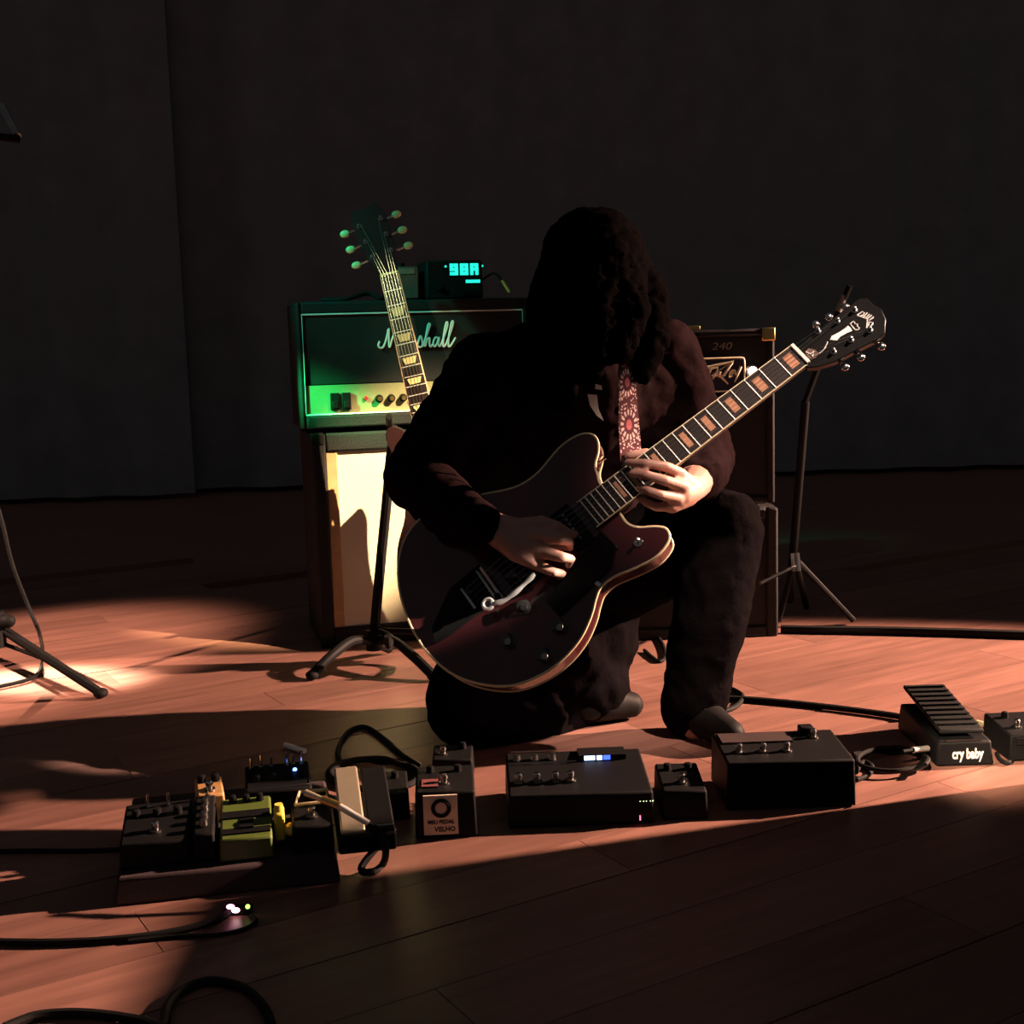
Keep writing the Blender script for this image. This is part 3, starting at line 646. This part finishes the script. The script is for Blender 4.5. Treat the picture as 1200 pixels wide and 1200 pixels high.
st = thing('guitar_strap', 'red woven guitar strap with floral medallions running over the player shoulder', 'strap', Matrix.Identity(4))
me = bpy.data.meshes.new('strap_band'); vs = []; uvs = []; ln = 0; prev = None
for a, c, d in sp_:
    A, B = P(*a, d), P(*c, d + .004); mid = (A + B) / 2
    if prev: ln += (mid - prev).length
    prev = mid
    for q, u in ((A, 0), (B, 1)):
        for t in (0, .003): vs.append(q - FW * t); uvs.append((u, ln / .082))
fs = []
for i in range(len(sp_) - 1):
    o = 4 * i; e = o + 4; fs += [(o + 1, o + 3, e + 3, e + 1), (o, e, e + 2, o + 2), (o, o + 1, e + 1, e), (o + 2, e + 2, e + 3, o + 3)]
me.from_pydata([tuple(v) for v in vs], [], fs); ul = me.uv_layers.new(name='UVMap')
for lp in me.loops: ul.data[lp.index].uv = uvs[lp.vertex_index]
me.materials.append(strap_mat()); o = bpy.data.objects.new('strap_band', me); COL.objects.link(o); o.parent = st
MB().box((-.016, -.003, -.012), (.016, .003, .012), Matrix.Translation(P(739, 541, 2.235))).build('strap_end', RUBBER, st, .002)

# ------------------------------------------------------------------ microphone stands
ls = thing('microphone_stand', 'black boom microphone stand with splayed legs and a hanging cable', 'stand', Matrix.Identity(4))
hub = P(-8, 735, 2.86)
MB().cyl((hub.x, hub.y, hub.z - .03), (hub.x, hub.y, 1.25), .010).build('pole', BMETAL, ls)
MB().cyl((hub.x, hub.y, hub.z - .045), (hub.x, hub.y, hub.z + .035), .026).build('hub', BMETAL, ls)
MB().ball((hub.x + .035, hub.y - .01, hub.z + .015), (.02, .016, .016)).build('clutch_knob', BMETAL, ls)
for e in ((118, 812), (-60, 905), (-70, 745)):
    f0 = FL(*e, .012); MB().tube([hub + V((0, 0, .01)), f0], .011, 8).build('leg', BMETAL, ls); MB().ball(f0, (.017, .017, .0119)).build('rubber_foot', RUBBER, ls)
    MB().tube([V((hub.x, hub.y, hub.z - .03)), hub.lerp(f0, .5) + V((0, 0, -.0))], .005, 6).build('brace', BMETAL, ls)
MB().tube([P(-60, 20, 2.86), V((hub.x, hub.y, 1.25)), P(22, 163, 2.70)], .0085, 8).build('boom', BMETAL, ls)
MB().cyl(P(2, 125, 2.76), P(20, 160, 2.71), .0095).build('boom_tip', DCHROME, ls)
MB().cyl((hub.x, hub.y, 1.22), (hub.x, hub.y, 1.29), .02).build('boom_clamp', BMETAL, ls)
tag(MB().tube(smooth_path([P(-14, 560, 2.84), P(2, 610, 2.85), P(14, 660, 2.87), P(32, 708, 2.9), P(46, 742, 2.93), FL(50, 770, .006), FL(44, 790, .006), FL(20, 800, .006), FL(-40, 812, .006)], 6), .0048, 8).build('microphone_cable', RUBBER), 'black cable drooping beside the boom stand to the floor', 'cable')
rs = thing('drum_hardware_stand', 'black stand with chrome collars in the dark to the right of the amplifier', 'stand', Matrix.Identity(4))
fb = FL(925, 722); MB().cyl(fb + V((0, 0, .04)), P(944, 470, 3.3), .011).build('pole', BMETAL, rs)
MB().cyl(P(931.5, 648, 3.36), P(933.5, 669, 3.36), .0125).build('collar', CHROME, rs)
MB().cyl(P(890, 684, 3.08), P(931, 664, 3.34), .0045).build('brace', CHROME, rs)
for e in ((912, 728), (1000, 727), (945, 712)): MB().tube([P(932, 655, 3.37), FL(*e, .012)], .008, 8).build('leg', BMETAL, rs)
MB().tube([P(944, 470, 3.3), P(984, 362, 3.2), P(996, 335, 3.18)], .008, 8).build('boom', BMETAL, rs)
MB().cyl(P(982, 365, 3.2), P(990, 346, 3.19), .009).build('boom_tip', mat('grey_tape', (.2, .2, .2), .7), rs)

# ------------------------------------------------------------------ left pedalboard
A, B = FL(133, 1063), FL(400, 1034); bx = (B - A).normalized(); by = V((0, 0, 1)).cross(bx); BW = (B - A).length
BM = frame(A, bx, by); SL = math.radians(6); BD = .27; bz0 = .036
pb = thing('pedalboard', 'dark red sloped pedalboard carrying a green pedal and black effects pedals', 'pedalboard', BM)
b = MB(); zb = bz0 + BD * math.tan(SL)
b.add([(0, 0, 0), (BW, 0, 0), (BW, BD, 0), (0, BD, 0), (.006, .008, bz0), (BW - .006, .008, bz0), (BW - .006, BD, zb), (.006, BD, zb)], [(0, 1, 2, 3), (4, 5, 6, 7), (0, 1, 5, 4), (1, 2, 6, 5), (2, 3, 7, 6), (3, 0, 4, 7)])
b.build('board_frame', mat('maroon_carpet', (.024, .010, .012), .9, var=.4, scale=500, bump=.1), pb, .004)
TB = BM @ Matrix.Translation((0, .008, bz0)) @ Matrix.Rotation(SL, 4, 'X')     # board surface frame
def pedal(name, label, o, size, rz, m, lip=.006, M=None):
    t = thing(name, label, 'pedal', (TB if M is None else M) @ Matrix.Translation((o[0], o[1], .0012)) @ rotz(rz))
    W, D, H = size
    b = MB(); b.add([(0, 0, 0), (W, 0, 0), (W, D, 0), (0, D, 0), (.002, .002, H - lip), (W - .002, .002, H - lip), (W - .002, D - .002, H), (.002, D - .002, H)], [(0, 1, 2, 3), (4, 5, 6, 7), (0, 1, 5, 4), (1, 2, 6, 5), (2, 3, 7, 6), (3, 0, 4, 7)])
    b.build('case', m, t, .0035); return t
def knob(t, x, y, z, r=.007, h=.011, m=None): return MB().lathe((x, y, z), (0, 0, 1), [(0, r), (h, r * .85), (h + .001, r * .6)], 12).build('knob', m or BLACK, t)
def fsw(t, x, y, z):
    k = MB().lathe((x, y, z), (0, 0, 1), [(0, .009), (.003, .009), (.0035, .005), (.010, .005)], 12).build('footswitch', DCHROME, t)
    MB().lathe((x, y, z + .010), (0, 0, 1), [(0, .006), (.004, .006), (.006, .004)], 12).build('switch_cap', CHROME, k)
def pin(t, x, y, z, h=.016): MB().lathe((x, y, z), (0, 0, 1), [(0, .004), (.003, .004), (.0032, .0018), (h, .0022), (h + .001, .001)], 8).build('toggle', CHROME, t)
p1 = pedal('effects_pedal', 'large black effects pedal at the left end of the pedalboard', (.008, .022), (.100, .12, .046), 0, BLACK, .008)
for x in (.035, .065): pin(p1, x, .105, .045, .020)
for x in (.02, .05, .08): knob(p1, x, .08, .0425)
fsw(p1, .05, .035, .039)
p2 = pedal('effects_pedal', 'narrow black pedal with small steel knobs beside the green pedal', (.110, .022), (.034, .12, .050), 0, BMETAL)
for y in (.025, .048, .07, .092): knob(p2, .017, y, .0465, .006, .010, DCHROME)
pin(p2, .02, .112, .0495)
OLIVE = mat('olive_green_paint', (.075, .11, .018), .45, var=.2, scale=60)
p3 = pedal('overdrive_pedal', 'olive green effects pedal with black stripes on the pedalboard', (.148, .015), (.078, .115, .046), 0, OLIVE, .012)
MB().box((.004, .014, .0345), (.074, .030, .0376)).build('stripe', BLACK, p3); MB().box((.004, .055, .0385), (.074, .076, .0425)).build('stripe', BLACK, p3)
MB().box((.03, .026, .036), (.05, .062, .0405)).build('stripe', BLACK, p3)
YEL = mat('yellow_plastic', (.8, .62, .08), .4, var=.1)
for (x, y) in ((.02, .102), (.04, .102), (.06, .102)): knob(p3, x, y, .0445, .006, .01)
jp = thing('jack_plug', 'yellow angled jack plug on the side of the green pedal', 'plug', TB @ Matrix.Translation((.2275, .05, .002)))
MB().box((0, 0, .005), (.016, .03, .050)).build('plug_body', YEL, jp, .004); MB().lathe((.008, .012, .0502), (0, 0, 1), [(0, .008), (.010, .006)], 12).build('plug_cap', YEL, jp)
MB().ball((.024, .004, .022), (.010, .010, .010)).build('plug_boot', YEL, jp)
p4 = pedal('effects_pedal', 'small copper coloured pedal behind the narrow black pedal', (.112, .146), (.045, .06, .050), .1, mat('copper_paint', (.55, .3, .12), .4, .4, var=.2, scale=60))
knob(p4, .012, .045, .048); knob(p4, .033, .045, .048); fsw(p4, .022, .018, .045)
p5 = pedal('effects_pedal', 'black pedal with a pale angular frame on its top', (.252, .02), (.062, .12, .046), 0, BMETAL)
MB().tube([(.008, .062, .0475), (.054, .062, .0475), (.058, .1, .049), (.016, .1, .049)], .003, 6, True).build('top_frame', mat('pale_gold', (.85, .7, .42), .3, .4), p5); knob(p5, .033, .08, .045, .008)
fsw(p5, .031, .03, .042)
p6 = pedal('switch_box', 'black box with a row of thin toggle switches and a blue light', (.185, .150), (.105, .085, .050), .02, BLACK, .010)
for i, x in enumerate((.012, .028, .044, .068, .078, .092)): pin(p6, x, .073, .0485, .018 + .004 * (i % 2))
for x in (.02, .045, .07, .09): knob(p6, x, .038, .0435, .006, .009, BMETAL)
MB().ball((.080, .056, .0472), .0035).build('indicator', mat('blue_led', (.05, .1, .5), .3, emit=(.12, .25, 1), estr=6), p6)
MB().tube([(.004, .012, .0415), (.1, .012, .0415), (.103, .078, .0495)], .001, 5).build('edge_trim', DCHROME, p6)
SHINY = mat('bright_steel', (.85, .72, .5), .3, .8, var=.1, scale=40)
p7 = thing('rocker_pedal', 'black rocker pedal with a bright metal treadle at the right end of the pedalboard', 'pedal', TB @ Matrix.Translation((.318, .0, .0012)))
MB().box((0, .0, 0), (.085, .145, .028)).build('case', BLACK, p7, .004)
b = MB(); b.add([(.004, .0, .031), (.04, .0, .031), (.04, .14, .068), (.004, .14, .068), (.004, .0, .039), (.04, .0, .039), (.04, .14, .076), (.004, .14, .076)], [(0, 1, 2, 3), (4, 5, 6, 7), (0, 1, 5, 4), (1, 2, 6, 5), (2, 3, 7, 6), (3, 0, 4, 7)]); b.build('treadle', SHINY, p7, .003)
b = MB(); b.add([(.044, .0, .030), (.083, .0, .030), (.083, .14, .064), (.044, .14, .064), (.044, .0, .038), (.083, .0, .038), (.083, .14, .072), (.044, .14, .072)], [(0, 1, 2, 3), (4, 5, 6, 7), (0, 1, 5, 4), (1, 2, 6, 5), (2, 3, 7, 6), (3, 0, 4, 7)]); b.build('side_treadle', BLACK, p7, .003)
MB().tube([(.046, .004, .040), (.082, .004, .040)], .0012, 5).build('edge_trim', DCHROME, p7)
MB().cyl((.02, .09, .027), (.02, .09, .05), .008).build('hinge_post', BMETAL, p7)

pk = thing('instrument_cable', 'black cable with a long bright steel plug hooked over the rocker pedal', 'cable', Matrix.Identity(4))
c0, c1, c2 = P(358, 929, 1.86), P(398, 945, 1.84), P(432, 965, 1.83)
MB().cyl(c0, c0.lerp(c1, .5), .0052, .0042).build('plug_tip', SHINY, pk); MB().cyl(c0.lerp(c1, .5), c1, .006).build('plug_collar', GOLD, pk); MB().cyl(c1, c2, .005, .0045).build('plug_sleeve', mat('bright_plug', (.9, .85, .78), .3, .6), pk)
MB().tube(smooth_path([c2, P(446, 978, 1.83), P(452, 995, 1.82), FL(449, 1012, .006), FL(436, 1022, .006), FL(424, 1015, .012), TB @ V((.4045, .05, .012))], 6), .0055, 8).build('cord', RUBBER, pk)

def cable(pts, r, label, z=None):
    q = [FL(*p, r if z is None else z) if len(p) == 2 else FL(p[0], p[1], p[2]) for p in pts]
    return tag(MB().tube(smooth_path(q, 8), r, 8).build('cable', RUBBER), label, 'cable')
cable([(-30, 998), (40, 997), (100, 997), (150, 994), (190, 985)], .0038, 'thin black cable running straight to the left end of the pedalboard')
cable([(-30, 1103), (60, 1104), (140, 1100), (205, 1091), (250, 1079), (268, 1070)], .005, 'black cable curving along the floor to the glowing connectors')
cable([(150, 1103), (210, 1097), (250, 1096), (285, 1089), (300, 1079), (294, 1073)], .003, 'thinnest dark cable below the glowing connectors')
cable([(5, 1204), (40, 1191), (80, 1187), (120, 1189), (165, 1196), (190, 1203), (196, 1180), (212, 1162), (245, 1150), (285, 1158), (312, 1185), (322, 1225)], .006, 'thick black cable looping on the floor before the pedalboard')
# coil of cable between board and floor pedals
def coil(cx, cy, rx, ry, turns, r, label, seed):
    random.seed(seed); pts = []; n = 14
    for i in range(int(turns * n)):
        t = 2 * math.pi * i / n; k = .75 + .3 * random.random() if i % 5 == 0 else .95
        pts.append((cx + rx * k * math.cos(t) + 3 * (i // n), cy + ry * k * math.sin(t), r + .0095 * (i // n)))
    return cable(pts, r, label)
coil(434, 907, 52, 19, 3.3, .0055, 'loosely coiled black cable between the pedalboard and the labelled pedal', 3)
cable([(490, 897), (470, 884), (450, 866), (428, 852), (408, 858), (396, 880), (402, 900)], .005, 'short dark cable coming out of the coil towards the kneeling leg')
# glowing connectors
gc = thing('power_connector', 'small power connector with glowing red and green lights beside the pedalboard', 'connector', loc=FL(278, 1071))
MB().box((-.018, -.006, 0), (.02, .012, .010)).build('case', BLACK, gc, .002)
for q, c, s in (((-.008, -.003, .012), (1, .25, .45), 9), ((.0, -.008, .009), (1, .55, .6), 9), ((.016, -.004, .012), (.35, .9, .1), 3)):
    MB().ball(q, (.0058, .0035, .0035) if s > 5 else .0032).build('indicator', mat('led_%d_%d' % (c[1] * 100, s), (.3, .1, .1), .3, emit=c, estr=s), gc)
tag(MB().cyl(FL(334, 873, .006), FL(357, 880, .006), .0052, n=10).build('white_stick', mat('bright_white', (.95, .93, .88), .4)), 'short white stick lying on the dark floor behind the toggle box', 'stick')

# ------------------------------------------------------------------ floor pedals in front of the player
def fpedal(name, label, px, py, yaw, size, m, lip=.008):
    return pedal(name, label, (0, 0), size, 0, m, lip, Matrix.Translation(FL(px, py)) @ rotz(yaw))
q1 = fpedal('effects_pedal', 'black box pedal with a white printed label on its front', 487, 984, .05, (.098, .12, .078), BLACK, .004)
lbm = MB().box((.014, -.0022, .006), (.068, .0012, .070)).build('label', mat('label_paper', (.62, .52, .42), .7, var=.15, scale=60), q1)
MB().tube([(.042 + .0125 * math.cos(t), -.0026, .049 + .0125 * math.sin(t)) for t in [i * math.pi / 12 for i in range(24)]], .0034, 6, True).build('label_ring', BLACK, lbm)
text('MEU PEDAL', 'label_text', .0088, BLACK, lbm, Matrix.Translation((.041, -.0026, .0265)) @ FRONT, .0003, 0, .92, .0002)
text('VELHO', 'label_text', .0105, BLACK, lbm, Matrix.Translation((.047, -.0026, .0145)) @ FRONT, .0003, 0, 1, .0003)
knob(q1, .025, .09, .076); knob(q1, .07, .09, .076); fsw(q1, .048, .04, .074)
MB().box((.012, .02, .0735), (.038, .055, .0775)).build('red_patch', mat('dull_red', (.16, .04, .045), .6, var=.3), q1)
q2 = fpedal('effects_pedal', 'low black pedal tucked left of the labelled pedal', 449, 962, .1, (.045, .10, .05), BLACK); knob(q2, .022, .07, .046)
q3 = fpedal('multi_effects_unit', 'wide black effects unit with a glowing blue display before the player', 596, 972, .03, (.235, .17, .070), BLACK, .018)
BL = mat('blue_display', (.05, .1, .5), .3, emit=(.45, .6, 1), estr=4); BL2 = mat('deep_blue_display', (.02, .05, .5), .3, emit=(.05, .12, 1), estr=2.5)
dsp = MB().box((.125, .124, .066), (.205, .165, .0745)).build('display', BLACK, q3)
ml = q3.matrix_world.inverted()
for x0, x1, mm in ((.134, .152, BL), (.155, .164, BL), (.166, .178, BL2)): MB().box((x0, .1225, .0665), (x1, .1245, .0738)).build('display_segment', mm, dsp)
for x in (.02, .05, .08, .105): fsw(q3, x, .05, .058)
for x in (.02, .05, .08): knob(q3, x, .135, .067, .007, .009, DCHROME)
MB().tube([(.004, .118, .068), (.12, .118, .068)], .0012, 5).build('edge_trim', DCHROME, q3); MB().tube([(.01, .168, .0715), (.09, .168, .0715)], .0012, 5).build('edge_trim', DCHROME, q3)
GDOT = mat('pale_green_led', (.3, .4, .2), .3, emit=(.75, 1, .45), estr=2)
for i, x in enumerate((.212, .2175, .222, .2285, .2325)): MB().ball((x, -.0005 + .0024, .036), .0011).build('indicator', GDOT, q3)
MB().box((.2105, -.0006, .005), (.2122, .002, .013)).build('red_indicator', mat('red_led', (.4, .02, .05), .3, emit=(1, .12, .2), estr=4), q3)
q4 = fpedal('effects_pedal', 'small black pedal between the effects unit and the long switch unit', 776, 962, 0, (.075, .12, .055), BLACK)
for x in (.02, .055): knob(q4, x, .09, .052)
fsw(q4, .037, .035, .049)
q5 = fpedal('foot_controller', 'long black foot controller box with a raised switch at its right end', 852, 951, .02, (.213, .15, .085), BLACK, .006)
fsw(q5, .17, .11, .083); MB().box((.15, .118, .082), (.175, .143, .098)).build('raised_switch', BLACK, q5, .003)
for x in (.03, .07, .11): fsw(q5, x, .05, .081)
MB().box((.01, .09, .0825), (.13, .14, .086)).build('top_plate', mat('brown_plate', (.03, .016, .014), .6, var=.3), q5)
q6 = fpedal('effects_pedal', 'black pedal behind the labelled pedal near the kneeling leg', 506, 916, 0, (.075, .07, .045), BLACK)
fsw(q6, .02, .03, .038); knob(q6, .055, .05, .042)

# wah pedal
WM = Matrix.Translation(FL(1097, 899)) @ rotz(math.radians(0))
wa = thing('wah_pedal', 'black wah pedal with white lettering on its front edge', 'pedal', WM)
WW, WD = .104, .23
b = MB(); b.add([(0, 0, 0), (WW, 0, 0), (WW, WD, 0), (0, WD, 0), (.004, .004, .045), (WW - .004, .004, .045), (WW - .004, WD - .004, .052), (.004, WD - .004, .052)], [(0, 1, 2, 3), (4, 5, 6, 7), (0, 1, 5, 4), (1, 2, 6, 5), (2, 3, 7, 6), (3, 0, 4, 7)]); b.build('case', BLACK, wa, .005)
b = MB(); b.add([(.012, .02, .053), (WW - .012, .02, .053), (WW - .012, WD + .005, .078), (.012, WD + .005, .078), (.012, .02, .061), (WW - .012, .02, .061), (WW - .012, WD + .005, .086), (.012, WD + .005, .086)], [(0, 1, 2, 3), (4, 5, 6, 7), (0, 1, 5, 4), (1, 2, 6, 5), (2, 3, 7, 6), (3, 0, 4, 7)])
tr = b.build('treadle', RUBBER, wa, .003)
for y in [.04 + .022 * i for i in range(9)]: MB().box((.016, y, .0628 + (y - .02) * .1163), (WW - .016, y + .008, .0648 + (y - .02) * .1163)).build('rubber_rib', RUBBER, tr)
MB().box((.02, .006, .0452), (WW - .02, .010, .0465)).build('edge_trim', DCHROME, wa)
text('cry baby', 'lettering', .026, WHITE, wa, Matrix.Translation((WW / 2 + .004, .0012, .022)) @ FRONT, .0012, .05, .62, .0006)
for x in (.012, WW - .012):
    for y in (.015, WD - .015): MB().lathe((x, y, -.001), (0, 0, 1), [(0, .008), (.003, .008)], 10).build('foot', RUBBER, wa)
q7 = fpedal('effects_pedal', 'black pedal just right of the wah pedal', 1183, 893, .05, (.11, .12, .055), BLACK); fsw(q7, .03, .04, .049); knob(q7, .03, .09, .052)
MB().box((.012, -.0015, .03), (.03, .0022, .042)).build('name_plate', BMETAL, q7)
pj = thing('jack_plug', 'bright steel jack plug in the left side of the wah pedal', 'plug', Matrix.Identity(4))
MB().cyl(P(1070, 879, 2.28), P(1087, 877, 2.30), .0055).build('plug_sleeve', MATS['bright_plug'], pj); MB().cyl(P(1058, 881, 2.27), P(1070, 879, 2.28), .0035).build('plug_boot', RUBBER, pj)
pj = thing('jack_plug', 'pale yellow jack plug behind the wah pedal treadle', 'plug', Matrix.Identity(4))
MB().cyl(P(1145, 847, 2.42), P(1157, 850, 2.40), .006, .004).build('plug_sleeve', mat('pale_yellow', (.8, .7, .4), .4, .2), pj)
cable([(836, 808), (852, 806), (866, 812), (870, 818), (862, 828), (845, 834), (830, 834)], .0055, 'black cable loop behind the raised leg of the player')
cable([(832, 818), (870, 819), (930, 824), (1000, 832), (1050, 839), (1056, 842)], .0065, 'thick black cable stretched from the player to the wah pedal')
coil(1042, 890, 42, 14, 2.2, .0042, 'coiled black cable lying left of the wah pedal', 5)
cable([(1000, 884), (1024, 879), (1046, 882), (1060, 881)], .004, 'black cable joining the foot controller to the wah pedal plug')
cable([(1003, 905), (1012, 893), (1022, 898), (1018, 908), (1004, 914)], .0042, 'small black cable loop beside the end of the foot controller')
cable([(1140, 862), (1158, 852), (1172, 848), (1186, 856), (1198, 853), (1240, 850)], .005, 'black cable rising behind the right hand pedals')
cable([(1168, 883), (1172, 890), (1180, 894), (1186, 891)], .004, 'short black patch cable between the wah pedal and its neighbour')
cable([(915, 737), (960, 738), (1040, 739), (1120, 741), (1240, 745)], .011, 'heavy black tube lying across the stage before the back curtain')  # dark line on the rear floor, built as a thick tube
cable([(752, 748), (765, 742), (775, 752), (780, 768), (772, 775), (755, 762)], .0045, 'thin cable seen in the gap between the legs of the player')

# unseen black box added outside the frame to cast the foreground shadow
mo = thing('shadow_casting_box', 'unseen black box added right of the pedals to cast the foreground shadow', 'speaker', Matrix.Translation((1.03, 1.13, 0)))
b = MB(); b.prism([(0, 0), (.42, 0), (.42, .40), (.30, .61), (0, .61)], 0, 1.02, Matrix(((1, 0, 0, 0), (0, 0, 1, 0), (0, 1, 0, 0), (0, 0, 0, 1)))); b.build('cabinet_shell', TOLEX, mo, .01)
MB().box((-.006, .04, .04), (-.0005, .98, .57)).build('grille', BMETAL, mo, .003)
for y in (.1, .92): MB().lathe((.21, y, -.0), (0, 0, 1), [(0, .02), (.001, .02)], 10).build('foot', RUBBER, mo)
